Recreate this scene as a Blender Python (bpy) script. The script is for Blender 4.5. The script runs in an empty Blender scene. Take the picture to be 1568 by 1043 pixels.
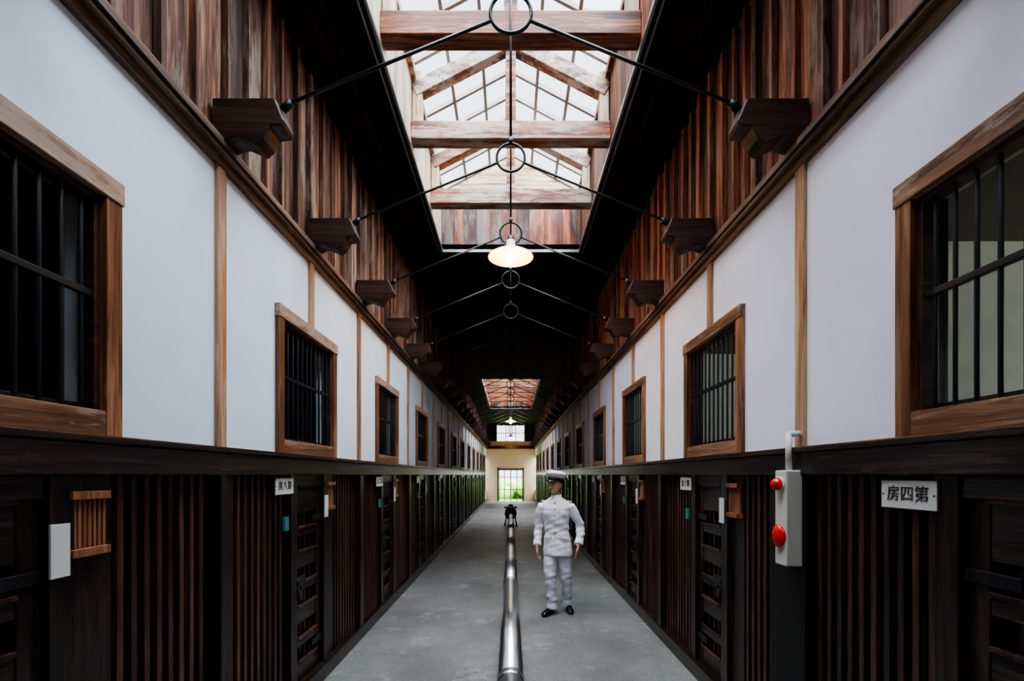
import bpy, math, random
from mathutils import Vector, Matrix
random.seed(7)
S = bpy.context.scene
COL = S.collection

# ------------------------------------------------------------------ materials
def newmat(name):
    m = bpy.data.materials.new(name); m.use_nodes = True
    nt = m.node_tree; b = nt.nodes['Principled BSDF']
    return m, nt, b

def plain(name, col, rough=0.5, metal=0.0, emit=None, estr=0, noise=0.0, nscale=8, bump=0.0, spec=0.5):
    m, nt, b = newmat(name)
    b.inputs['Base Color'].default_value = (*col, 1)
    b.inputs['Roughness'].default_value = rough
    b.inputs['Metallic'].default_value = metal
    b.inputs['Specular IOR Level'].default_value = spec
    if emit:
        b.inputs['Emission Color'].default_value = (*emit, 1)
        b.inputs['Emission Strength'].default_value = estr
    if noise > 0 or bump > 0:
        tc = nt.nodes.new('ShaderNodeTexCoord')
        n = nt.nodes.new('ShaderNodeTexNoise'); n.inputs['Scale'].default_value = nscale; n.inputs['Detail'].default_value = 6
        nt.links.new(tc.outputs['Object'], n.inputs['Vector'])
        if noise > 0:
            r = nt.nodes.new('ShaderNodeValToRGB')
            r.color_ramp.elements[0].position = 0.3; r.color_ramp.elements[1].position = 0.7
            r.color_ramp.elements[0].color = (*[c*(1-noise) for c in col], 1)
            r.color_ramp.elements[1].color = (*[min(1, c*(1+noise)) for c in col], 1)
            nt.links.new(n.outputs['Fac'], r.inputs['Fac']); nt.links.new(r.outputs['Color'], b.inputs['Base Color'])
        if bump > 0:
            bp = nt.nodes.new('ShaderNodeBump'); bp.inputs['Strength'].default_value = bump; bp.inputs['Distance'].default_value = 0.02
            nt.links.new(n.outputs['Fac'], bp.inputs['Height']); nt.links.new(bp.outputs['Normal'], b.inputs['Normal'])
    return m

def wood(name, c0, c1, c2, axis='Z', rough=0.55, var=0.5, hi=14, lo=0.9, spec=0.4, bump=0.35, weather=None, wamt=0.5):
    m, nt, b = newmat(name)
    N = nt.nodes; L = nt.links
    tc = N.new('ShaderNodeTexCoord'); at = N.new('ShaderNodeAttribute'); at.attribute_name = 'rnd'
    mul = N.new('ShaderNodeVectorMath'); mul.operation = 'SCALE'; mul.inputs[0].default_value = (13, 17, 11)
    L.new(at.outputs['Fac'], mul.inputs['Scale'])
    add = N.new('ShaderNodeVectorMath'); add.operation = 'ADD'
    L.new(tc.outputs['Object'], add.inputs[0]); L.new(mul.outputs[0], add.inputs[1])
    mp = N.new('ShaderNodeMapping')
    sc = [hi, hi, hi]; sc['XYZ'.index(axis)] = lo
    mp.inputs['Scale'].default_value = sc
    L.new(add.outputs[0], mp.inputs['Vector'])
    n = N.new('ShaderNodeTexNoise'); n.inputs['Scale'].default_value = 1.3; n.inputs['Detail'].default_value = 11
    n.inputs['Roughness'].default_value = 0.70; n.inputs['Distortion'].default_value = 0.7
    L.new(mp.outputs[0], n.inputs['Vector'])
    r = N.new('ShaderNodeValToRGB'); e = r.color_ramp.elements
    e[0].position = 0.37; e[0].color = (*c0, 1); e[1].position = 0.65; e[1].color = (*c2, 1)
    k = e.new(0.5); k.color = (*c1, 1)
    L.new(n.outputs['Fac'], r.inputs['Fac'])
    mr = N.new('ShaderNodeMapRange'); mr.inputs['To Min'].default_value = 1 - var; mr.inputs['To Max'].default_value = 1 + var
    L.new(at.outputs['Fac'], mr.inputs['Value'])
    vm = N.new('ShaderNodeVectorMath'); vm.operation = 'SCALE'
    L.new(r.outputs['Color'], vm.inputs[0]); L.new(mr.outputs[0], vm.inputs['Scale'])
    out = vm.outputs[0]
    if weather:
        mp2 = N.new('ShaderNodeMapping'); sc2 = [hi*.6]*3; sc2['XYZ'.index(axis)] = lo*1.8; mp2.inputs['Scale'].default_value = sc2
        L.new(add.outputs[0], mp2.inputs['Vector'])
        n2 = N.new('ShaderNodeTexNoise'); n2.inputs['Scale'].default_value = 1.0; n2.inputs['Detail'].default_value = 12; n2.inputs['Roughness'].default_value = .75
        L.new(mp2.outputs[0], n2.inputs['Vector'])
        fr = N.new('ShaderNodeMath'); fr.operation = 'MULTIPLY'; fr.inputs[1].default_value = 37.7; L.new(at.outputs['Fac'], fr.inputs[0])
        f2 = N.new('ShaderNodeMath'); f2.operation = 'FRACT'; L.new(fr.outputs[0], f2.inputs[0])
        ma = N.new('ShaderNodeMath'); ma.operation = 'MULTIPLY_ADD'; ma.inputs[1].default_value = .18; L.new(f2.outputs[0], ma.inputs[0]); L.new(n2.outputs['Fac'], ma.inputs[2])
        m2 = N.new('ShaderNodeMapRange'); m2.inputs['From Min'].default_value = .61; m2.inputs['From Max'].default_value = .70; m2.inputs['To Max'].default_value = wamt
        L.new(ma.outputs[0], m2.inputs['Value'])
        mix = N.new('ShaderNodeMix'); mix.data_type = 'RGBA'; L.new(m2.outputs[0], mix.inputs['Factor'])
        L.new(out, mix.inputs[6]); mix.inputs[7].default_value = (*weather, 1)
        out = mix.outputs[2]
    L.new(out, b.inputs['Base Color'])
    b.inputs['Roughness'].default_value = rough; b.inputs['Specular IOR Level'].default_value = spec
    bp = N.new('ShaderNodeBump'); bp.inputs['Strength'].default_value = bump; bp.inputs['Distance'].default_value = 0.01
    L.new(n.outputs['Fac'], bp.inputs['Height']); L.new(bp.outputs['Normal'], b.inputs['Normal'])
    return m

M = {}
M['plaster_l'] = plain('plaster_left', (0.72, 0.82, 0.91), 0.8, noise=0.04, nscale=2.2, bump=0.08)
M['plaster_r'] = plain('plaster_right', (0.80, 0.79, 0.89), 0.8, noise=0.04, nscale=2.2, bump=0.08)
M['plank_l'] = wood('planks_weathered', (0.018, 0.007, 0.004), (0.125, 0.050, 0.026), (0.36, 0.21, 0.13), 'Z', 0.6, 0.65, hi=17, weather=(.34, .28, .22), wamt=.75)
M['plank_r'] = wood('planks_reddish', (0.018, 0.005, 0.003), (0.155, 0.042, 0.019), (0.40, 0.16, 0.08), 'Z', 0.6, 0.65, hi=17, weather=(.32, .22, .17), wamt=.6)
M['post'] = wood('post_tan', (0.20, 0.09, 0.045), (0.38, 0.21, 0.12), (0.55, 0.36, 0.23), 'Z', 0.5, 0.15)
M['trim'] = wood('trim_brown', (0.05, 0.024, 0.013), (0.15, 0.080, 0.048), (0.32, 0.20, 0.135), 'Y', 0.5, 0.15)
M['frameV'] = wood('frame_wood_v', (0.06, 0.020, 0.008), (0.20, 0.078, 0.034), (0.40, 0.20, 0.105), 'Z', 0.45, 0.2, hi=18)
M['frameH'] = wood('frame_wood_h', (0.06, 0.024, 0.010), (0.20, 0.090, 0.046), (0.40, 0.23, 0.14), 'Y', 0.45, 0.2, hi=18, weather=(.48, .37, .29), wamt=.7)
M['bracket'] = wood('bracket_dark', (0.012, 0.005, 0.003), (0.036, 0.014, 0.009), (0.09, 0.038, 0.022), 'X', 0.5, 0.2)
M['dark'] = wood('dark_varnish', (0.006, 0.003, 0.002), (0.015, 0.008, 0.006), (0.040, 0.022, 0.015), 'Z', 0.28, 0.3, spec=0.5)
M['darkH'] = wood('dark_varnish_rail', (0.007, 0.004, 0.003), (0.020, 0.012, 0.008), (0.055, 0.034, 0.024), 'Y', 0.25, 0.2, spec=0.5)
M['slat'] = wood('slat_brown', (0.012, 0.005, 0.003), (0.046, 0.018, 0.011), (0.11, 0.050, 0.032), 'Z', 0.34, 0.5, spec=0.5)
M['black'] = plain('black_void_board', (0.003, 0.0025, 0.002), 0.7)
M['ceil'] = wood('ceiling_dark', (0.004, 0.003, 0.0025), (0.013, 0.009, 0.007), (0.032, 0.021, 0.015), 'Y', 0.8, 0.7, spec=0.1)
M['iron'] = plain('iron_black', (0.03, 0.03, 0.032), 0.4, 0.6)
M['bar'] = plain('bar_iron', (0.025, 0.028, 0.034), 0.4, 0.5)
M['beam'] = wood('beam_redbrown', (0.022, 0.006, 0.003), (0.19, 0.050, 0.018), (0.48, 0.20, 0.09), 'X', 0.5, 0.3, hi=15, lo=0.9, weather=(.50, .41, .34), wamt=.75)
M['beamr'] = wood('rafter_weathered', (0.04, 0.014, 0.006), (0.22, 0.085, 0.036), (0.48, 0.27, 0.16), 'X', 0.5, 0.3, hi=9, lo=1.8, weather=(.50, .44, .39), wamt=.85)
M['pale'] = wood('pale_boards', (0.30, 0.17, 0.09), (0.62, 0.49, 0.35), (0.80, 0.72, 0.60), 'Z', 0.6, 0.15)  # sun glare of the left shaft is put into this colour; also truss posts
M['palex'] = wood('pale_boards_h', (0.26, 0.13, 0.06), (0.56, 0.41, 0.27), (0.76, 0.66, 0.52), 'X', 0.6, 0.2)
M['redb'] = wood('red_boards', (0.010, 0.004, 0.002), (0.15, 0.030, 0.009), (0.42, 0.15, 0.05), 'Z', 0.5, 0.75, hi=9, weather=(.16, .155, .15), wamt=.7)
M['flash'] = plain('flashing_metal', (0.35, 0.36, 0.36), 0.35, 0.8)
M['munt'] = plain('muntin_paint', (0.22, 0.19, 0.17), 0.5)
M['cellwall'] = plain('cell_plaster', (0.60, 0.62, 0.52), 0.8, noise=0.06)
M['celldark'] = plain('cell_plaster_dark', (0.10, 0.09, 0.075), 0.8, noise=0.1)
M['endwall'] = plain('end_plaster', (0.62, 0.48, 0.31), 0.8, noise=0.04)
M['sign'] = plain('sign_white', (0.62, 0.62, 0.59), 0.5, noise=.06, nscale=20)
M['eye'] = plain('eye_white', (0.8, 0.8, 0.78), 0.3)
M['ink'] = plain('sign_ink', (0.03, 0.03, 0.03), 0.5)
M['tagw'] = wood('tag_wood', (0.11, 0.040, 0.018), (0.25, 0.095, 0.042), (0.40, 0.20, 0.11), 'Z', 0.5, 0.1)
M['paper'] = plain('paper_white', (0.62, 0.63, 0.60), 0.6)
M['teal'] = plain('teal_tag', (0.05, 0.20, 0.21), 0.5)
M['red'] = plain('alarm_red', (0.75, 0.02, 0.015), 0.2)
M['box'] = plain('alarm_box_cream', (0.60, 0.58, 0.52), 0.4)
M['steel'] = plain('stove_pipe_steel', (0.80, 0.82, 0.84), 0.30, 1.0, noise=0.06, nscale=5)
M['steeld'] = plain('stove_pipe_joint', (0.30, 0.31, 0.33), 0.35, 1.0)
M['stove'] = plain('cast_iron', (0.012, 0.012, 0.012), 0.5, 0.3)
M['enamel'] = plain('lamp_enamel', (0.80, 0.68, 0.46), 0.3)
M['bulb'] = plain('bulb_glow', (1, 0.8, 0.45), 0.3, emit=(1.0, 0.55, 0.18), estr=60)
M['grass'] = plain('grass_green', (0.12, 0.26, 0.04), 0.9, noise=0.4, nscale=2)
M['gravel'] = plain('gravel_grey', (0.40, 0.39, 0.34), 0.9, noise=0.2, nscale=6)
M['leaf'] = plain('leaf_green', (0.16, 0.30, 0.06), 0.8, noise=0.5, nscale=3)
M['cloth'] = plain('white_uniform_cloth', (0.82, 0.82, 0.87), 0.85, bump=0.5, nscale=9)
M['trouser'] = plain('trouser_cloth', (0.62, 0.61, 0.72), 0.85, bump=0.5, nscale=9)
M['skin'] = plain('skin', (0.50, 0.27, 0.17), 0.5)
M['hair'] = plain('hair_black', (0.008, 0.007, 0.007), 0.4)
M['shoe'] = plain('shoe_black', (0.008, 0.008, 0.009), 0.25)
M['gold'] = plain('button_brass', (0.5, 0.36, 0.12), 0.3, 1.0)

def floormat():
    m, nt, b = newmat('concrete_floor'); N = nt.nodes; L = nt.links
    tc = N.new('ShaderNodeTexCoord')
    def noise(s, d, r, dist=0):
        n = N.new('ShaderNodeTexNoise'); n.inputs['Scale'].default_value = s; n.inputs['Detail'].default_value = d
        n.inputs['Roughness'].default_value = r; n.inputs['Distortion'].default_value = dist
        L.new(tc.outputs['Object'], n.inputs['Vector']); return n
    n1 = noise(.8, 8, .65); n2 = noise(40, 6, .6); n3 = noise(1.7, 14, .80, .2)
    r = N.new('ShaderNodeValToRGB'); e = r.color_ramp.elements
    e[0].position = 0.35; e[0].color = (0.125, 0.124, 0.118, 1); e[1].position = 0.65; e[1].color = (0.235, 0.235, 0.225, 1)
    L.new(n1.outputs['Fac'], r.inputs['Fac'])
    r3 = N.new('ShaderNodeValToRGB'); r3.color_ramp.elements[0].position = .54; r3.color_ramp.elements[0].color = (0, 0, 0, 1)
    r3.color_ramp.elements[1].position = .66; r3.color_ramp.elements[1].color = (.65, .65, .65, 1)
    L.new(n3.outputs['Fac'], r3.inputs['Fac'])
    mix = N.new('ShaderNodeMix'); mix.data_type = 'RGBA'; L.new(r3.outputs['Color'], mix.inputs['Factor'])
    L.new(r.outputs['Color'], mix.inputs[6]); mix.inputs[7].default_value = (.43, .425, .39, 1)
    r2 = N.new('ShaderNodeValToRGB'); r2.color_ramp.elements[0].position = 0.3; r2.color_ramp.elements[0].color = (0.7, 0.7, 0.7, 1)
    r2.color_ramp.elements[1].position = 0.7; r2.color_ramp.elements[1].color = (1.15, 1.15, 1.15, 1)
    L.new(n2.outputs['Fac'], r2.inputs['Fac'])
    mx = N.new('ShaderNodeVectorMath'); mx.operation = 'MULTIPLY'
    L.new(mix.outputs[2], mx.inputs[0]); L.new(r2.outputs['Color'], mx.inputs[1])
    L.new(mx.outputs[0], b.inputs['Base Color']); b.inputs['Roughness'].default_value = 0.55
    bp = N.new('ShaderNodeBump'); bp.inputs['Strength'].default_value = 0.3; bp.inputs['Distance'].default_value = 0.01
    L.new(n2.outputs['Fac'], bp.inputs['Height']); L.new(bp.outputs['Normal'], b.inputs['Normal'])
    return m
M['floor'] = floormat()
def glassmat():
    m, nt, b = newmat('skylight_glass'); N = nt.nodes; L = nt.links
    t = N.new('ShaderNodeBsdfTransparent'); t.inputs['Color'].default_value = (0.93, 0.97, 1, 1)
    g = N.new('ShaderNodeBsdfGlossy'); g.inputs['Roughness'].default_value = 0.05
    mx = N.new('ShaderNodeMixShader'); mx.inputs['Fac'].default_value = 0.06
    L.new(t.outputs[0], mx.inputs[1]); L.new(g.outputs[0], mx.inputs[2])
    L.new(mx.outputs[0], N['Material Output'].inputs['Surface'])
    return m
M['glass'] = glassmat()

# ------------------------------------------------------------------ mesh builder
class MB:
    def __init__(s): s.v = []; s.f = []; s.m = []; s.r = []; s.sm = []; s.mats = []
    def mi(s, k):
        if k not in s.mats: s.mats.append(k)
        return s.mats.index(k)
    def add(s, vs, fs, mat, rnd=None, smooth=False):
        o = len(s.v); s.v += [tuple(v) for v in vs]; i = s.mi(mat)
        if rnd is None: rnd = random.random()
        for f in fs:
            s.f.append([a+o for a in f]); s.m.append(i); s.r.append(rnd); s.sm.append(smooth)
    def box(s, x0, x1, y0, y1, z0, z1, mat, rnd=None, T=None):
        if x0 > x1: x0, x1 = x1, x0
        if y0 > y1: y0, y1 = y1, y0
        if z0 > z1: z0, z1 = z1, z0
        vs = [Vector(p) for p in [(x0,y0,z0),(x1,y0,z0),(x1,y1,z0),(x0,y1,z0),(x0,y0,z1),(x1,y0,z1),(x1,y1,z1),(x0,y1,z1)]]
        if T is not None: vs = [T @ v for v in vs]
        s.add(vs, [(0,3,2,1),(4,5,6,7),(0,1,5,4),(1,2,6,5),(2,3,7,6),(3,0,4,7)], mat, rnd)
    def beam(s, p0, p1, w, h, mat, rnd=None, up=(0,0,1)):
        p0 = Vector(p0); p1 = Vector(p1); d = p1-p0; L = d.length; d.normalize()
        u = Vector(up); sd = d.cross(u).normalized(); u2 = sd.cross(d)
        T = Matrix(((sd.x,d.x,u2.x,p0.x),(sd.y,d.y,u2.y,p0.y),(sd.z,d.z,u2.z,p0.z),(0,0,0,1)))
        s.box(-w/2, w/2, 0, L, -h/2, h/2, mat, rnd, T)
    def prism(s, prof, y0, y1, mat, rnd=None):
        n = len(prof)
        vs = [(x, y0, z) for x, z in prof]+[(x, y1, z) for x, z in prof]
        fs = [tuple(range(n)), tuple(range(2*n-1, n-1, -1))]+[(i, i+n, (i+1) % n+n, (i+1) % n) for i in range(n)]
        s.add(vs, fs, mat, rnd)
    def tube(s, path, rad, mat, n=12, smooth=True, side=None, cap=True):
        P = [Vector(p) for p in path]; R = [(r, r) if not isinstance(r, (tuple, list)) else r for r in rad]
        vs = []; fs = []
        for i, p in enumerate(P):
            a = P[max(0, i-1)]; c = P[min(len(P)-1, i+1)]
            d = (c-a).normalized()
            ref = Vector(side) if side else (Vector((1,0,0)) if abs(d.x) < 0.8 else Vector((0,1,0)))
            e1 = (ref-d*ref.dot(d)).normalized(); e2 = d.cross(e1)
            for k in range(n):
                t = 2*math.pi*k/n
                vs.append(p+e1*math.cos(t)*R[i][0]+e2*math.sin(t)*R[i][1])
        for i in range(len(P)-1):
            for k in range(n):
                a = i*n+k; b = i*n+(k+1) % n
                fs.append((a, b, b+n, a+n))
        if cap:
            fs.append(tuple(range(n-1, -1, -1))); fs.append(tuple(range((len(P)-1)*n, len(P)*n)))
        s.add(vs, fs, mat, None, smooth)
    def cyl(s, p0, p1, r, mat, n=12): s.tube([p0, p1], [r, r], mat, n)
    def torus(s, c, R, r, mat, n=28, k=8, T=None):
        vs = []; fs = []
        for i in range(n):
            a = 2*math.pi*i/n
            for j in range(k):
                b = 2*math.pi*j/k
                v = Vector(((R+r*math.cos(b))*math.cos(a), r*math.sin(b), (R+r*math.cos(b))*math.sin(a)))
                if T is not None: v = T @ v
                vs.append(Vector(c)+v)
        for i in range(n):
            for j in range(k):
                fs.append((i*k+j, ((i+1) % n)*k+j, ((i+1) % n)*k+(j+1) % k, i*k+(j+1) % k))
        s.add(vs, fs, mat, None, True)
    def ell(s, c, rx, ry, rz, mat, n=16, k=10, T=None, zmin=-1.0):
        vs = []; fs = []
        c = Vector(c)
        for j in range(k+1):
            ph = -math.pi/2+math.pi*j/k
            zz = max(math.sin(ph), zmin)
            for i in range(n):
                t = 2*math.pi*i/n
                v = Vector((rx*math.cos(ph)*math.cos(t), ry*math.cos(ph)*math.sin(t), rz*zz))
                if T is not None: v = T @ v
                vs.append(c+v)
        for j in range(k):
            for i in range(n):
                fs.append((j*n+i, j*n+(i+1) % n, (j+1)*n+(i+1) % n, (j+1)*n+i))
        s.add(vs, fs, mat, None, True)
    def loft(s, rings, mat, n=24, T=None, p=2.0):
        vs = []; fs = []
        for z, cx, cy, hw, hd in rings:
            for i in range(n):
                t = 2*math.pi*i/n; ct = math.cos(t); st = math.sin(t)
                x = math.copysign(abs(ct)**(2/p), ct)*hw; y = math.copysign(abs(st)**(2/p), st)*hd
                v = Vector((cx+x, cy+y, z))
                if T is not None: v = T @ v
                vs.append(v)
        for j in range(len(rings)-1):
            for i in range(n):
                fs.append((j*n+i, j*n+(i+1) % n, (j+1)*n+(i+1) % n, (j+1)*n+i))
        fs.append(tuple(range(n-1, -1, -1))); fs.append(tuple(range((len(rings)-1)*n, len(rings)*n)))
        s.add(vs, fs, mat, None, True)
    def mesh(s, name):
        me = bpy.data.meshes.new(name); me.from_pydata(s.v, [], s.f)
        for k in s.mats: me.materials.append(M[k])
        me.polygons.foreach_set('material_index', s.m)
        me.polygons.foreach_set('use_smooth', s.sm)
        a = me.attributes.new('rnd', 'FLOAT', 'FACE'); a.data.foreach_set('value', s.r)
        me.update(); return me
    def obj(s, name, parent=None, loc=(0,0,0), bevel=0):
        return mkobj(name, s.mesh(name), parent, loc, bevel)
def mkobj(name, me, parent=None, loc=(0,0,0), bevel=0):
    o = bpy.data.objects.new(name, me); COL.objects.link(o); o.location = loc
    if parent: o.parent = parent
    if bevel:
        b = o.modifiers.new('bevel', 'BEVEL'); b.width = bevel; b.segments = 2; b.limit_method = 'ANGLE'
    return o
def empty(name, loc=(0,0,0)):
    o = bpy.data.objects.new(name, None); COL.objects.link(o); o.location = loc; return o

# ------------------------------------------------------------------ dimensions
W = 1.60; P0 = 2.577; DP = 1.175
YS = P0-4*DP; YE = P0+24*DP; YG = P0+22*DP
RAIL0, RAIL1 = 1.70, 1.85; TR0, TR1 = 3.40, 3.505; WT = 4.90; XE = 1.05; CZ = 5.08
def py(k): return P0+k*DP
def centers(s): return [py(k)-(.05 if s < 0 else 0) for k in range(-3, 22, 2)]
XC = 4.1

b = MB(); b.box(-W-0.1, W+0.1, YS-0.1, YE+0.1, -0.2, 0, 'floor'); b.obj('floor')

for s, side in ((-1, 'left'), (1, 'right')):
    pl = 'plaster_l' if s < 0 else 'plaster_r'; pk = 'plank_l' if s < 0 else 'plank_r'
    fwd = 1 if s < 0 else -1
    CS = centers(s)
    b = MB()
    prev = YS-0.1
    for c in CS:
        b.box(s*W, s*(W+0.12), prev, c-0.46, 1.78, TR0+0.05, pl)
        b.box(s*W, s*(W+0.12), c-0.46, c+0.46, 2.80, TR0+0.05, pl)
        prev = c+0.46
    b.box(s*W, s*(W+0.12), prev, YG+0.06, 1.78, TR0+0.05, pl)
    b.box(s*W, s*(W+0.12), YG, YE+0.1, 2.95, TR0+0.05, pl)
    b.box(s*W, s*(W+0.12), YG, YE+0.1, 0, 0.7, 'endwall')
    b.obj('wall_'+side)
    b = MB(); y = YG  # openings added near the far end to let outdoor light in
    while y < YE-.05:
        b.box(s*(W+.02), s*(W+.08), y-.03, y+.03, .7, 2.95, 'dark'); y += DP/2
    for z in (.72, 1.45, 2.2, 2.93): b.box(s*(W+.03), s*(W+.07), YG, YE, z-.02, z+.02, 'dark')
    b.obj('added_light_opening_'+side)
    b = MB(); y = YS
    b.box(s*(W+0.04), s*(W+0.14), YS-0.1, YE+0.1, TR0+0.05, WT+0.25, 'black')
    while y < YE:
        w = random.uniform(0.13, 0.27)
        b.box(s*(W+0.01+random.uniform(0, .008)), s*(W+0.045), y+0.002, y+w-0.002, TR1-0.03, WT+0.12, pk)
        hb = random.uniform(.014, .024)
        b.box(s*(W-0.024), s*(W+0.012), y+w-hb, y+w+hb, TR1-0.03, WT-0.06+random.uniform(0, .07), pk)
        y += w
    b.obj('plank_wall_upper_'+side)
    b = MB()
    b.box(s*(W-0.065), s*(W+0.03), YS, YE, TR0+0.025, TR1, 'trim')
    b.box(s*(W-0.030), s*(W+0.03), YS, YE, TR0-0.02, TR0+0.025, 'trim')
    b.cyl((s*(W-.072), YS, TR0+.05), (s*(W-.072), YE, TR0+.05), .007, 'iron', 8)
    b.obj('trim_1' if s < 0 else 'trim_2', bevel=0.006)
    b = MB()
    b.box(s*(W-0.06), s*(W+0.08), YS, YG, RAIL0, RAIL1-0.03, 'darkH')
    b.box(s*(W-0.075), s*(W+0.08), YS, YG, RAIL1-0.03, RAIL1, 'darkH')
    b.obj('trim_3' if s < 0 else 'trim_4', bevel=0.006)
    b = MB()
    b.box(s*(W-0.06), s*(W+0.1), YS, YE, 0, 0.13, 'darkH')
    b.obj('baseboard_'+side, bevel=0.008)
    b = MB()
    for k in range(-4, 23):
        z0 = RAIL1 if k % 2 == 0 else 2.87
        b.box(s*(W-0.022), s*(W+0.02), py(k)-0.039, py(k)+0.039, z0, TR0-0.01, 'post')
        if k % 2 == 0:
            b.box(s*(W-0.045), s*(W+0.05), py(k)-0.05, py(k)+0.05, 0.12, RAIL0+0.01, 'dark')
    b.obj('wall_posts_'+side, bevel=0.004)
    b = MB()
    b.box(s*(W+0.10), s*(W+0.14), YS, YG, 0, RAIL0+0.1, 'black')  # black sheet: darkness of the cells behind the slats put into colour
    for c in CS:
        b.box(s*(W-0.03), s*(W+0.06), c-0.34, c-0.25, 0.1, RAIL0, 'dark')
        b.box(s*(W-0.03), s*(W+0.06), c+0.25, c+0.34, 0.1, RAIL0, 'dark')
        b.box(s*(W-0.02), s*(W+0.06), c-0.25, c+0.25, 1.62, RAIL0, 'darkH')
        a0, a1 = (c+0.34, c+0.53) if fwd > 0 else (c-0.53, c-0.34)
        b.box(s*(W+0.0), s*(W+0.04), a0, a1, 0.1, RAIL0, 'dark')
        for lo, hi in ((c-DP+0.06, c-0.54 if fwd < 0 else c-.35), (c+.54 if fwd > 0 else c+.35, c+DP-.06)):
            y = lo+0.03
            while y < hi-0.02:
                b.box(s*(W-.004), s*(W+.020), y-.015, y+.015, .1, RAIL0, 'slat')
                y += 0.072
        b.box(s*(W+.05), s*(W+.09), c-DP, c+DP, .82, .90, 'dark')
    b.obj('slatted_wall_lower_'+side)
    b = MB(); z1 = 3.42; cw = 'cellwall' if s > 0 else 'celldark'  # left cells get darker plaster, their dimness put into the colour
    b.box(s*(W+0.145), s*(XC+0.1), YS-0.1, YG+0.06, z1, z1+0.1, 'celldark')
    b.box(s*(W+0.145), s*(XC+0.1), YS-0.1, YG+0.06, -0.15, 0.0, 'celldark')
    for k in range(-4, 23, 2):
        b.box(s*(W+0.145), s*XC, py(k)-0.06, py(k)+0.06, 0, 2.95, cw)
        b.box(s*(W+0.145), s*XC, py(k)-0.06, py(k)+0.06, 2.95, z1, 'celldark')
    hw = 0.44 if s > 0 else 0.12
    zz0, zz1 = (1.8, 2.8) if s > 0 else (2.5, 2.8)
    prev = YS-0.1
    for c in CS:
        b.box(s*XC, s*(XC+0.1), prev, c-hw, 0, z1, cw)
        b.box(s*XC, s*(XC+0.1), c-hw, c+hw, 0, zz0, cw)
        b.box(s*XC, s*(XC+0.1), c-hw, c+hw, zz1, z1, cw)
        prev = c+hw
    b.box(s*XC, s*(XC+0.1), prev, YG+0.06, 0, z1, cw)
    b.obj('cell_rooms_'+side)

# ------------------------------------------------------------------ windows
def window_mesh(s):
    b = MB(); X = lambda i: -s*i
    for q in (-1, 1):
        b.box(X(-.06), X(.032), q*.455, q*.530, 0, .96, 'frameV')
        b.box(X(-.06), X(.005), q*.430, q*.456, .06, .96, 'bracket')
        b.box(X(-.12), X(-.058), q*.455, q*.48, 0, .96, 'dark')
    b.box(X(-.12), X(.038), -.535, .535, .935, 1.022, 'frameH')
    b.box(X(-.06), X(.005), -.456, .456, .91, .936, 'bracket')
    b.box(X(-.12), X(.030), -.456, .456, 0, .10, 'frameH')
    b.box(X(-.10), X(-.06), -.456, .456, .10, .13, 'dark')
    y = -.395
    while y < .42:
        b.cyl((X(-.015), y, .09), (X(-.015), y, .93), .0085, 'bar', 8); y += .079
    b.box(X(-.004), X(-.028), -.44, .44, .535, .562, 'bar')
    return b.mesh('barred_window')
n = 1
for s in (-1, 1):
    me = window_mesh(s)
    for c in centers(s):
        mkobj('window_%d' % n, me, None, (s*W, c+(.02 if s < 0 else -.01), RAIL1-0.002), 0.004); n += 1

# ------------------------------------------------------------------ cell doors
def door_mesh(s):
    b = MB(); X = lambda i: -s*i
    b.box(X(-.06), X(-.045), -.245, .245, .0, 1.48, 'black')
    for q in (-1, 1): b.box(X(-.045), X(.0), q*.17, q*.248, 0, 1.49, 'dark')
    for z0, z1 in ((0, .16), (.26, .34), (.44, .58), (.68, .76), (.86, 1.0), (1.1, 1.18), (1.28, 1.49)):
        b.box(X(-.045), X(-.005), -.171, .171, z0, z1, 'darkH')
        b.box(X(-.04), X(.012), -.165, .165, z1-.018, z1, 'slat')
    for yy in (-.085, 0, .085): b.box(X(-.043), X(-.02), yy-.01, yy+.01, .16, 1.28, 'slat')
    b.box(X(0), X(.02), -.245, -.08, .74, .80, 'iron')
    b.cyl((X(.02), -.21, .77), (X(.035), -.21, .77), .03, 'iron')
    b.torus((X(.03), -.21, .72), .03, .007, 'iron', 16, 6, Matrix.Rotation(math.pi/2, 3, 'Z'))
    b.box(X(.012), X(.045), -.24, -.18, .64, .70, 'iron')
    for z in (.2, 1.2): b.box(X(0), X(.012), .06, .247, z, z+.045, 'iron')
    return b.mesh('cell_door')
nd = 1
for s in (-1, 1):
    me = door_mesh(s)
    for c in centers(s):
        mkobj('door_%d' % nd, me, None, (s*W, c, 0.131), .003); nd += 1

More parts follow.
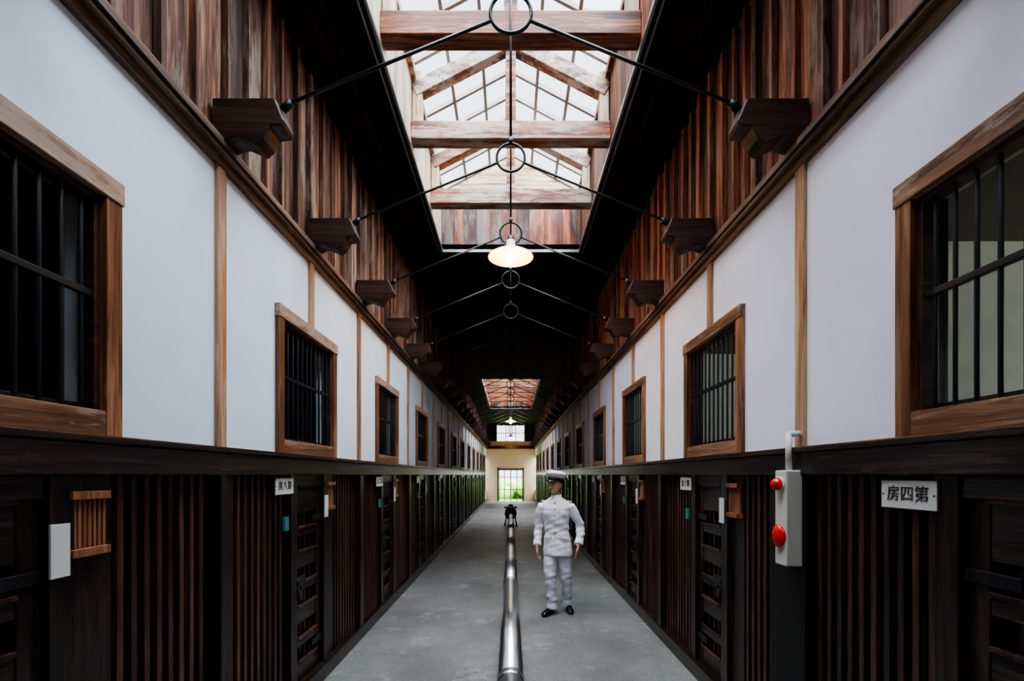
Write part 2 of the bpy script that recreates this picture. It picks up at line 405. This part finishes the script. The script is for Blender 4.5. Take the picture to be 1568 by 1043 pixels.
# ------------------------------------------------------------------ signs and tags
KAN = ['第一房', '第二房', '第三房', '第四房', '第五房', '第六房', '第七房', '第八房']
def text(name, body, parent, loc, size, s):
    cu = bpy.data.curves.new(name, 'FONT'); cu.body = body; cu.size = size; cu.align_x = 'CENTER'; cu.align_y = 'CENTER'
    cu.extrude = 0.0008; cu.materials.append(M['ink'])
    o = bpy.data.objects.new(name, cu); COL.objects.link(o); o.parent = parent; o.location = loc
    xa = Vector((0, -s, 0)); ya = Vector((0, 0, 1)); za = Vector((-s, 0, 0))
    o.rotation_euler = Matrix((xa, ya, za)).transposed().to_euler()
for s in (-1, 1):
    fwd = 1 if s < 0 else -1
    for i, c in enumerate(centers(s)):
        if c < 0: continue
        e = empty('cell_number_sign', (s*(W-0.035), c-fwd*0.45, 1.622))
        b = MB(); b.box(0, s*.012, -.135, .135, -.062, .062, 'bracket'); b.box(-s*.004, s*.01, -.128, .128, -.055, .055, 'sign')
        for q in (-1, 1): b.cyl((-s*.006, q*.118, 0), (-s*.004, q*.118, 0), .004, 'iron', 8)
        b.obj('plate', e)
        if c < 8:
            body = KAN[(3+i*2) % 8] if s < 0 else KAN[(1+i*2) % 8]
            text('lettering', body[::-1], e, (-s*.006, 0, 0), .066, s)
        b = MB(); yc = c+fwd*(0.40 if s < 0 else .43)
        b.box(s*(W-.045), s*W, yc-.08, yc+.08, 1.40, 1.43, 'tagw')
        b.box(s*(W-.045), s*W, yc-.08, yc+.08, 1.61, 1.64, 'tagw')
        b.box(s*(W-.012), s*W, yc-.078, yc+.078, 1.43, 1.61, 'tagw')
        for j in range(8): b.box(s*(W-.024), s*(W-.001), yc-.078+j*.0205, yc-.078+j*.0205+.0135, 1.43, 1.61, 'tagw')
        b.obj('wooden_name_tag_rack', bevel=0.002)
        b = MB(); yy = c+fwd*0.275
        b.box(s*(W-.044), s*(W-.036), yy-.035, yy+.035, 1.345, 1.53, 'paper'); b.box(s*(W-.037), s*(W-.031), yy-.02, yy+.02, 1.36, 1.52, 'dark')
        b.obj('white_paper_tag')
        if c > 2:
            b = MB(); yy = c-fwd*0.42
            b.box(s*(W-.04), s*(W-.02), yy-.028, yy+.028, 1.31, 1.41, 'teal'); b.box(s*(W-.045), s*(W-.02), yy-.01, yy+.01, 1.41, 1.425, 'iron')
            b.obj('teal_hanging_tag')

# ------------------------------------------------------------------ brackets and tie rods
def bracket_mesh(s):
    b = MB()
    pr = [(0.0, .0), (0.0, .25), (-.335, .25), (-.385, .13), (-.37, .105), (-.31, .10), (-.275, .035), (-.235, .0), (-.2, .02), (-.14, .045), (-.08, .03)]
    pr = [(s*x, z) for x, z in pr]
    if s < 0: pr = pr[::-1]
    b.prism(pr, -.06, .07, 'bracket')
    return b.mesh('wooden_bracket')
brm = {s: bracket_mesh(s) for s in (-1, 1)}
LAN = [(-0.2, 7.1), (16.5, 23.9)]
def in_lan(y): return any(a < y < c for a, c in LAN)
for k in range(-3, 24):
    e = empty('roof_tie_rod', (0, py(k), 0))
    for s in (-1, 1):
        mkobj('wooden_bracket', brm[s], None, (s*(W-0.0), py(k), 3.47), 0.008)
    b = MB()
    b.torus((0, 0, 4.23), .112, .0105, 'iron')
    for s in (-1, 1):
        b.cyl((s*1.26, 0, 3.715), (s*.103, 0, 4.19), .0095, 'iron', 8)
        b.cyl((s*1.25, 0, 3.70), (s*1.20, 0, 3.74), .022, 'iron', 8)
    b.cyl((0, 0, 4.34), (0, 0, 6.45 if in_lan(py(k)) else CZ), .010, 'iron', 8)
    b.cyl((0, 0, 4.335), (0, 0, 4.39), .018, 'iron', 8)
    b.obj('rods_and_ring', e)

# ------------------------------------------------------------------ ceiling
b = MB()
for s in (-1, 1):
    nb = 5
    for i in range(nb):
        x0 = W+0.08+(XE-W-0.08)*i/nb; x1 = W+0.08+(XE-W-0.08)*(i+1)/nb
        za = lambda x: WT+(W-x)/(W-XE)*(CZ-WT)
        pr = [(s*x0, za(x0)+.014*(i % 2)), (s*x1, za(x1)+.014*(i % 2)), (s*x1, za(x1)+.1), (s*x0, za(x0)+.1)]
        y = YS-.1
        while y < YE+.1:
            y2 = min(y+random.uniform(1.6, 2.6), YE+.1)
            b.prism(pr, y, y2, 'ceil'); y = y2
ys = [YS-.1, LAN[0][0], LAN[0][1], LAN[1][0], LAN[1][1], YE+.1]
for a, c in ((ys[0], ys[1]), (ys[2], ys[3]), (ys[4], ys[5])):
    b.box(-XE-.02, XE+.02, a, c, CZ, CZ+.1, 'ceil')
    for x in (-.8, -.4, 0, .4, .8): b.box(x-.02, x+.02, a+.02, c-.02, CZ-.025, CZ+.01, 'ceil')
b.obj('ceiling')

# ------------------------------------------------------------------ skylights
EZ, RZ = 6.0, 6.56
for (a, c) in LAN:
    e = empty('skylight', (0, (a+c)/2, CZ)); cy = -(a+c)/2
    def ob(b, nm, bev=0): o = b.obj(nm, e, (0, cy, -CZ), bev); return o
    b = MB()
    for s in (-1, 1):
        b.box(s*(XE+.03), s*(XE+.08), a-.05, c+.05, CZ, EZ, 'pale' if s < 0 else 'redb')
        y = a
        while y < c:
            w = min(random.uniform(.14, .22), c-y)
            b.box(s*XE, s*(XE+.03), y+.002, y+w-.002, CZ+.005, EZ, 'pale' if s < 0 else 'plank_r'); y += w  # left boards paler: sunlight painted into their colour
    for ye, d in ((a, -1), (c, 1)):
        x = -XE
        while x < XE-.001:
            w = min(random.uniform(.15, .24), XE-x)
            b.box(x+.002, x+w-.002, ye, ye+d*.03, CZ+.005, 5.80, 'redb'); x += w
        b.box(-XE-.05, XE+.05, ye+d*.03, ye+d*.08, CZ, 5.85, 'black')
        zz = 5.80
        while zz < RZ-.02:
            z1 = min(zz+.14, RZ)
            xa = XE if zz < EZ else XE*(RZ-zz)/(RZ-EZ); xb = XE if z1 < EZ else XE*(RZ-z1)/(RZ-EZ)
            b.prism([(-xa, zz+.002), (xa, zz+.002), (xb, z1-.002), (-xb, z1-.002)], min(ye, ye+d*.04), max(ye, ye+d*.04), 'palex'); zz = z1
    ob(b, 'shaft_boards')
    b = MB()
    for s in (-1, 1):
        b.box(s*(XE-.03), s*(XE-.01), a, c, CZ-.02, CZ+.02, 'flash')
        b.box(s*(XE+.025), s*(XE+.04), a, c, CZ-.03, CZ-.005, 'flash')
    for ye in (a, c): b.box(-XE, XE, ye-.015, ye+.015, CZ-.02, CZ+.015, 'flash')
    ob(b, 'flashing')
    b = MB()
    for s in (-1, 1):
        b.add([(s*(XE+.1), a, EZ-.04), (0, a, RZ+.01), (0, c, RZ+.01), (s*(XE+.1), c, EZ-.04)], [(0,1,2,3)], 'glass')
    ob(b, 'glass_panes')
    b = MB(); nb = int(round((c-a)/.36))
    for i in range(nb+1):
        y = a+(c-a)*i/nb
        for s in (-1, 1): b.beam((s*(XE+.06), y, EZ-.04), (0, y, RZ-.01), .036, .05, 'munt')
    for s in (-1, 1):
        for t in (.36, .70): b.beam((s*(XE*(1-t)), a, EZ+t*(RZ-EZ)-.015), (s*(XE*(1-t)), c, EZ+t*(RZ-EZ)-.015), .034, .035, 'munt')
        b.box(s*(XE-.05), s*(XE+.06), a, c, EZ-.1, EZ-.02, 'beam')
    b.box(-.045, .045, a, c, RZ-.14, RZ-.02, 'beam')
    ob(b, 'glazing_bars')
    for k in range(-3, 24):
        y = py(k)
        if not a+.3 < y < c-.3: continue
        b = MB()
        b.box(-XE, XE, y+.02, y+.18, 5.24, 5.43, 'beam')
        b.box(-.055, .055, y+.05, y+.15, 5.43, 6.3, 'beam')
        for s in (-1, 1):
            b.beam((s*(XE-.02), y+.1, 5.78), (s*.02, y+.1, 6.30), .12, .15, 'beamr')
            b.beam((s*(XE-.06), y+.1, 5.43), (s*(XE-.06), y+.1, 5.98), .1, .1, 'pale', up=(0,1,0))
        ob(b, 'truss', .008)

# ------------------------------------------------------------------ end walls
b = MB()
b.box(-W-.1, -.87, YE, YE+.15, 0, 3.9, 'endwall'); b.box(.87, W+.1, YE, YE+.15, 0, 3.9, 'endwall')
b.box(-.87, .87, YE, YE+.15, 2.12, 3.9, 'endwall')
b.box(-W-.1, -.92, YE, YE+.15, 3.9, 5.4, 'dark'); b.box(.92, W+.1, YE, YE+.15, 3.9, 5.4, 'dark'); b.box(-.92, .92, YE, YE+.15, 4.97, 5.4, 'dark')
b.box(-W, W, YE-.1, YE, 3.4, 3.6, 'darkH')
b.obj('wall_far')
b = MB(); b.box(-W-.15, W+.15, YS-.15, YS, 0, 5.4, 'endwall'); b.obj('wall_near')
b = MB()
for x in (-.92, -.31, .31, .90): b.box(x-.02, x+.02, YE+.02, YE+.08, 3.9, 4.97, 'munt')
for z in (3.9, 4.43, 4.95): b.box(-.92, .92, YE+.02, YE+.08, z-.02, z+.02, 'munt')
b.obj('gable_window')
b = MB()
for s in (-1, 1): b.box(s*.79, s*.868, YE-.05, YE+.16, 0, 2.2, 'bracket')
b.box(-.868, .868, YE-.05, YE+.16, 2.04, 2.118, 'bracket')
for x in (-.76, -.40, .40, .76): b.box(x-.022, x+.022, YE+.04, YE+.09, 0, 2.05, 'frameV')
for z in (.75, 1.55, 2.02): b.box(-.8, .8, YE+.04, YE+.09, z-.02, z+.02, 'frameH')
b.box(-.035, .035, YE+.04, YE+.09, 0, 2.05, 'frameV')
b.obj('door_exit')

# outside
b = MB(); b.box(-60, 60, -40, YG+2, -.3, -.21, 'gravel'); b.box(-60, 60, YG+2, 120, -.3, -.21, 'grass'); b.obj('ground')
b = MB()
for i in range(70):
    x = random.uniform(-9, 9); y = YE+random.uniform(6, 12); r = random.uniform(.5, .9)
    b.ell((x, y, random.uniform(.1, .7)), r, r, r*random.uniform(.7, .9), 'leaf', 10, 7)
b.obj('garden_hedge')

# ------------------------------------------------------------------ stove pipe + stove
b = MB(); PZ = .35; R = .085
y = .3
while y < 15.5:
    y2 = min(y+2.75, 15.5)
    b.tube([(0, y, PZ), (0, y2, PZ)], [R, R], 'steel', 36)
    if y2 < 15.5:
        b.tube([(0, y2-.04, PZ), (0, y2+.04, PZ)], [R+.004]*2, 'steel', 36)
        b.torus((0, y2-.042, PZ), R+.002, .004, 'steeld', 36, 6); b.torus((0, y2+.042, PZ), R+.002, .004, 'steeld', 36, 6)
    y = y2
yy = 1.5
while yy < 15:
    for s in (-1, 1): b.cyl((s*.04, yy, 0), (s*.035, yy, PZ-.05), .008, 'iron', 8)
    b.box(-.05, .05, yy-.012, yy+.012, PZ-.1, PZ-.07, 'iron'); yy += 2.3
b.obj('stove_pipe')
b = MB()
b.tube([(0, -.38, .42), (0, -.36, .42), (0, .36, .42), (0, .38, .42)], [(.16), .2, .2, .16], 'stove', 24)
for x in (-.15, .15):
    for yq in (-.28, .28): b.tube([(x, yq, .28), (x*1.15, yq, .12), (x*1.35, yq, 0)], [.025, .018, .025], 'stove', 8)
b.box(-.1, .1, -.395, -.37, .3, .5, 'stove'); b.box(-.22, .22, -.3, .3, .6, .64, 'stove')
b.cyl((0, .1, .64), (0, .1, .70), .08, 'stove', 16)
b.obj('wood_stove', loc=(0, 15.91, 0))

# ------------------------------------------------------------------ pendant lamps
def lamp(y, z, power, top):
    e = empty('pendant_lamp', (0, y, z))
    b = MB()
    prof = [(.235, 0), (.225, .012), (.16, .05), (.09, .085), (.05, .10), (.045, .17), (.02, .19)]
    n = 32; vs = []; fs = []
    for r, h in prof:
        for i in range(n): t = 2*math.pi*i/n; vs.append((r*math.cos(t), r*math.sin(t), h))
    for j in range(len(prof)-1):
        for i in range(n): fs.append((j*n+i, j*n+(i+1) % n, (j+1)*n+(i+1) % n, (j+1)*n+i))
    b.add(vs, fs, 'enamel', None, True)
    b.cyl((0, 0, .18), (0, 0, top-z), .006, 'iron', 8)
    b.cyl((0, 0, .13), (0, 0, .22), .035, 'iron', 12)
    b.obj('shade', e)
    b = MB(); b.ell((0, 0, -.015), .055, .055, .065, 'bulb'); b.obj('bulb', e)
    l = bpy.data.lights.new('lamp_light', 'POINT'); l.energy = power; l.color = (1, .48, .14); l.shadow_soft_size = .05
    o = bpy.data.objects.new('lamp_light', l); COL.objects.link(o); o.parent = e; o.location = (0, 0, -.12)
lamp(4.93, 3.98, 20, 4.12)
lamp(20.2, 3.98, 12, 4.12)
lamp(28.4, 3.98, 20, 4.12)  # added lamp, warms and brightens the far end wall

# ------------------------------------------------------------------ alarm box
e = empty('fire_alarm_box', (W, 2.555, 0))
b = MB()
b.box(-.046, -.028, -.07, .26, .135, 1.70, 'black')
b.obj('backing_board', e)
b = MB(); b.box(-.135, -.047, -.055, .055, 1.21, 1.725, 'box'); b.obj('case', e, bevel=.008)
b = MB()
b.cyl((-.09, 0, 1.72), (-.09, 0, 1.93), .016, 'box', 12); b.cyl((-.09, 0, 1.92), (-.03, 0, 1.925), .016, 'box', 12)
b.cyl((-.135, 0, 1.65), (-.145, 0, 1.65), .042, 'box', 20)
b.ell((-.145, 0, 1.65), .042, .036, .036, 'red')
b.cyl((-.135, 0, 1.37), (-.148, 0, 1.37), .052, 'red', 24)
b.ell((-.148, 0, 1.37), .022, .046, .062, 'red')
b.obj('lamp_and_button', e)

# ------------------------------------------------------------------ prison guard
G = empty('prison_guard', (.56, 5.8, 0)); G.rotation_euler = (0, 0, math.radians(-16))
b = MB()
b.loft([(.715, .022, .0, .178, .126), (.73, .022, 0, .182, .130), (.85, .018, 0, .172, .121), (.96, .012, 0, .156, .109), (1.04, .008, 0, .148, .104),
        (1.13, .004, -.005, .158, .110), (1.22, 0, -.01, .172, .117), (1.30, 0, -.005, .180, .113), (1.345, 0, 0, .172, .098), (1.385, 0, .0, .130, .083),
        (1.415, 0, .005, .085, .07), (1.44, 0, .01, .062, .062)], 'cloth', 32, p=2.3)
b.tube([(-.12, 0, 1.345), (-.175, 0, 1.312), (-.206, .01, 1.23), (-.228, .04, 1.10), (-.234, .03, 1.0), (-.232, -.015, .90), (-.228, -.045, .835)], [.05, .062, .059, .052, .051, .047, .051], 'cloth', 16)
b.tube([(.12, 0, 1.345), (.175, 0, 1.312), (.220, .02, 1.23), (.275, .065, 1.11), (.294, .05, 1.02), (.292, .0, .93), (.282, -.045, .86)], [.05, .062, .059, .054, .055, .050, .056], 'cloth', 16)
b.tube([(-.05, 0, .82), (-.06, -.01, .72), (-.066, -.045, .60), (-.062, -.075, .47), (-.052, -.06, .30), (-.042, -.055, .15), (-.038, -.058, .065)], [.090, .092, .084, .072, .067, .063, .070], 'cloth', 18)
b.tube([(.09, 0, .82), (.095, .01, .72), (.110, .015, .60), (.120, .015, .47), (.120, .075, .30), (.115, .125, .15), (.113, .135, .06)], [.090, .092, .084, .072, .067, .063, .070], 'cloth', 18)
b.tube([(-.05, 0, .8), (.02, 0, .74), (.09, 0, .8)], [.08, .08, .08], 'cloth', 12)
b.tube([(0, .015, 1.38), (0, .008, 1.44), (-.004, .0, 1.50)], [.056, .052, .050], 'cloth', 16)
H = Matrix.Translation((0, 0, 1.465)) @ Matrix.Rotation(math.radians(-24), 4, 'Z') @ Matrix.Rotation(math.radians(5), 4, 'X')
b.loft([(0, 0, -.055, .022, .022), (.012, 0, -.048, .038, .04), (.04, 0, -.026, .055, .066), (.075, 0, -.008, .067, .085), (.11, 0, .0, .073, .094), (.15, 0, .002, .075, .098),
        (.19, 0, .004, .070, .092), (.22, 0, .006, .052, .07), (.24, 0, .006, .02, .03)], 'cloth', 28, T=H)
def hp(x, y, z): return tuple(H @ Vector((x, y, z)))
b.tube([hp(0, -.088, .135), hp(0, -.102, .11), hp(0, -.118, .085), hp(0, -.092, .073)], [.008, .011, .016, .012], 'cloth', 10)
b.tube([hp(-.02, -.088, .046), hp(0, -.097, .048), hp(.02, -.088, .046)], [.006, .009, .006], 'cloth', 8)
b.tube([hp(-.045, -.078, .135), hp(-.02, -.094, .14), hp(.02, -.094, .14), hp(.045, -.078, .135)], [.009, .01, .01, .009], 'cloth', 8)
for s in (-1, 1):
    b.tube([hp(s*.07, .005, .075), hp(s*.082, .012, .105), hp(s*.078, .015, .13)], [(.007, .012), (.008, .02), (.007, .014)], 'cloth', 10, side=(1, 0, 0))
def hand(wx, wy, wz, s):
    b.tube([(wx, wy, wz+.03), (wx, wy-.003, wz-.01), (wx+s*.003, wy-.008, wz-.05), (wx+s*.006, wy-.010, wz-.095)], [(.024, .028), (.020, .030), (.018, .038), (.014, .041)], 'cloth', 14, side=(1, 0, 0))
    for i, (ln) in enumerate((.072, .080, .074, .058)):
        fy = wy-.010-.031+i*.0205; fx = wx+s*.006; fz = wz-.085
        b.tube([(fx, fy, fz), (fx+s*.006, fy-.001, fz-ln*.42), (fx+s*.022, fy-.001, fz-ln*.75), (fx+s*.040, fy, fz-ln*.95)], [.0095, .009, .0085, .007], 'cloth', 8)
    b.tube([(wx, wy-.02, wz-.02), (wx+s*.008, wy-.048, wz-.05), (wx+s*.016, wy-.060, wz-.08), (wx+s*.022, wy-.058, wz-.105)], [.014, .012, .010, .008], 'cloth', 8)
hand(-.228, -.05, .82, 1)
hand(.280, -.052, .845, -1)
src = b.obj('tmp_body')
rm = src.modifiers.new('r', 'REMESH'); rm.mode = 'VOXEL'; rm.voxel_size = .005
sm = src.modifiers.new('s', 'SMOOTH'); sm.iterations = 3; sm.factor = .5
dg = bpy.context.evaluated_depsgraph_get()
me = bpy.data.meshes.new_from_object(src.evaluated_get(dg)); me.name = 'body'
bpy.data.objects.remove(src)
me.materials.clear()
for k in ('cloth', 'trouser', 'skin'): me.materials.append(M[k])
mi = []
for p in me.polygons:
    x, y, z = p.center
    if z > 1.442: mi.append(2)
    elif z < .830 and x < -.180: mi.append(2)
    elif z < .855 and x > .218: mi.append(2)
    elif z < .717: mi.append(1)
    else: mi.append(0)
me.polygons.foreach_set('material_index', mi)
me.polygons.foreach_set('use_smooth', [True]*len(mi))
nv = len(me.vertices)
co_ = [0.0]*(3*nv); no_ = [0.0]*(3*nv)
me.vertices.foreach_get('co', co_); me.vertices.foreach_get('normal', no_)
for i in range(nv):
    x, y, z = co_[3*i:3*i+3]
    if .08 < z < 1.36 and not (z < .87 and abs(x) > .2):
        g = .5+1.1*math.exp(-((z-1.03)/.11)**2)+1.1*math.exp(-((z-.16)/.10)**2)+.7*math.exp(-((z-.47)/.09)**2)
        a = g*(.0034*math.sin(46*z+20*x+9*y)+.0024*math.sin(83*z-34*x+21*y+1.3))
        for j in range(3): co_[3*i+j] += no_[3*i+j]*a
me.vertices.foreach_set('co', co_); me.update()
mkobj('body', me, G)
b = MB()
n = 28; vs = []; fs = []
for z, r in ((1.405, .070), (1.455, .062), (1.455, .056), (1.41, .062)):
    for i in range(n): t = 2*math.pi*i/n; vs.append((r*math.cos(t), .008+r*math.sin(t), z))
for j in range(3):
    for i in range(n): fs.append((j*n+i, j*n+(i+1) % n, (j+1)*n+(i+1) % n, (j+1)*n+i))
b.add(vs, fs, 'cloth', None, True)
for z, dy in ((1.36, -.098), (1.28, -.120), (1.20, -.129), (1.10, -.117), (1.0, -.111), (.9, -.118)):
    b.ell((.005, dy, z), .009, .008, .009, 'gold', 10, 6)
b.obj('collar_and_buttons', G)
b = MB()
for s in (-1, 1):
    b.prism([(s*.085-.042, 1.225), (s*.085, 1.212), (s*.085+.042, 1.225), (s*.085+.042, 1.252), (s*.085-.042, 1.252)], -.122, -.098, 'cloth')
    b.box(s*.085+.01-.05, s*.085+.01+.05, -.115, -.09, .93, .955, 'cloth')
    b.prism([(s*.16-.02, 1.377), (s*.16+.03, 1.366), (s*.16+.03, 1.374), (s*.16-.02, 1.387)], -.03, .03, 'cloth')
b.obj('pocket_flaps', G, bevel=.002)
b = MB()
for s in (-1, 1):
    b.ell(hp(s*.031, -.083, .115), .013, .008, .006, 'eye', 12, 8); b.ell(hp(s*.031, -.0905, .115), .005, .004, .005, 'ink', 8, 6)
    b.tube([hp(s*.015, -.100, .138), hp(s*.033, -.094, .142), hp(s*.05, -.077, .136)], [.003, .0035, .002], 'hair', 6)
b.obj('eyes_and_brows', G)
b = MB()
b.loft([(.06, 0, .045, .05, .045), (.09, 0, .032, .072, .068), (.13, 0, .024, .079, .080), (.17, 0, .014, .080, .090), (.2, 0, .01, .076, .092), (.215, 0, .01, .06, .08)], 'hair', 28, T=H)
b.obj('hair', G)
b = MB()
CT = H @ Matrix.Translation((0, 0, .16)) @ Matrix.Rotation(math.radians(-12), 4, 'X') @ Matrix.Rotation(math.radians(5), 4, 'Y') @ Matrix.Translation((0, 0, -.16))
b.loft([(.158, 0, 0, .087, .107), (.162, 0, 0, .089, .109), (.200, 0, 0, .090, .110), (.203, 0, 0, .086, .106)], 'hair', 32, T=CT)
b.loft([(.198, 0, 0, .086, .106), (.212, 0, -.002, .100, .121), (.236, 0, -.006, .122, .136), (.252, 0, -.006, .127, .140), (.268, 0, -.002, .116, .128), (.284, 0, .0, .080, .095), (.288, 0, 0, .02, .02)], 'cloth', 32, T=CT)
vs = []; m_ = 14
for j, (yo, zo) in enumerate(((0, 0), (.05, -.022))):
    for up in (0, .005):
        for i in range(m_+1):
            t = math.pi*(.12+.76*i/m_); f = math.sin(math.pi*i/m_)
            vs.append(CT @ Vector((-math.cos(t)*(.088), -math.sin(t)*.106-yo*f, .162+zo*f+up)))
q = m_+1; fs = []
for i in range(m_):
    fs += [(i, i+1, 2*q+i+1, 2*q+i), (q+i, 3*q+i, 3*q+i+1, q+i+1), (2*q+i, 2*q+i+1, 3*q+i+1, 3*q+i)]
b.add(vs, fs, 'shoe', None, True)
b.ell(tuple(CT @ Vector((0, -.112, .182))), .011, .008, .013, 'gold', 10, 6)
b.obj('peaked_cap', G)
b = MB()
for (hx, hy, ang) in ((-.038, -.02, -20), (.113, .165, 22)):
    T = Matrix.Translation((hx, hy, 0)) @ Matrix.Rotation(math.radians(ang), 4, 'Z')
    pts = [(0, .03, .035), (0, 0, .045), (0, -.06, .052), (0, -.11, .040), (0, -.17, .032), (0, -.215, .026), (0, -.232, .022)]
    rr = [(.02, .032), (.036, .045), (.038, .052), (.040, .040), (.045, .032), (.034, .024), (.012, .012)]
    b.tube([T @ Vector(p) for p in pts], rr, 'shoe', 16, side=(math.cos(math.radians(ang)), math.sin(math.radians(ang)), 0))
sh = b.obj('shoes', G)
for v in sh.data.vertices:
    if v.co.z < 0: v.co.z = 0

# ------------------------------------------------------------------ world (overcast, bright veil overhead), camera
w = bpy.data.worlds.new('sky'); S.world = w; w.use_nodes = True
N = w.node_tree.nodes; L = w.node_tree.links
bg = N['Background']; bg.inputs['Color'].default_value = (.84, .92, 1.0, 1)
tc = N.new('ShaderNodeTexCoord')
vn = N.new('ShaderNodeVectorMath'); vn.operation = 'NORMALIZE'; L.new(tc.outputs['Generated'], vn.inputs[0])
dt = N.new('ShaderNodeVectorMath'); dt.operation = 'DOT_PRODUCT'; dt.inputs[1].default_value = Vector((.22, -.30, .93)).normalized()
L.new(vn.outputs[0], dt.inputs[0])
mr = N.new('ShaderNodeMapRange'); mr.interpolation_type = 'SMOOTHSTEP'
mr.inputs['From Min'].default_value = .42; mr.inputs['From Max'].default_value = .9; mr.inputs['To Min'].default_value = 2.2; mr.inputs['To Max'].default_value = 22
L.new(dt.outputs['Value'], mr.inputs['Value']); L.new(mr.outputs[0], bg.inputs['Strength'])
S.view_settings.view_transform = 'AgX'
S.view_settings.look = 'AgX - Medium High Contrast'
S.view_settings.exposure = 0.42
cam = bpy.data.cameras.new('camera'); co = bpy.data.objects.new('camera', cam); COL.objects.link(co)
co.location = (0, 0, 1.7); co.rotation_euler = (math.pi/2, 0, 0)
cam.sensor_width = 36; cam.lens = 36*735/1600; cam.shift_x = 2/1600; cam.shift_y = 210/1600
cam.clip_start = .05; cam.clip_end = 300
S.camera = co
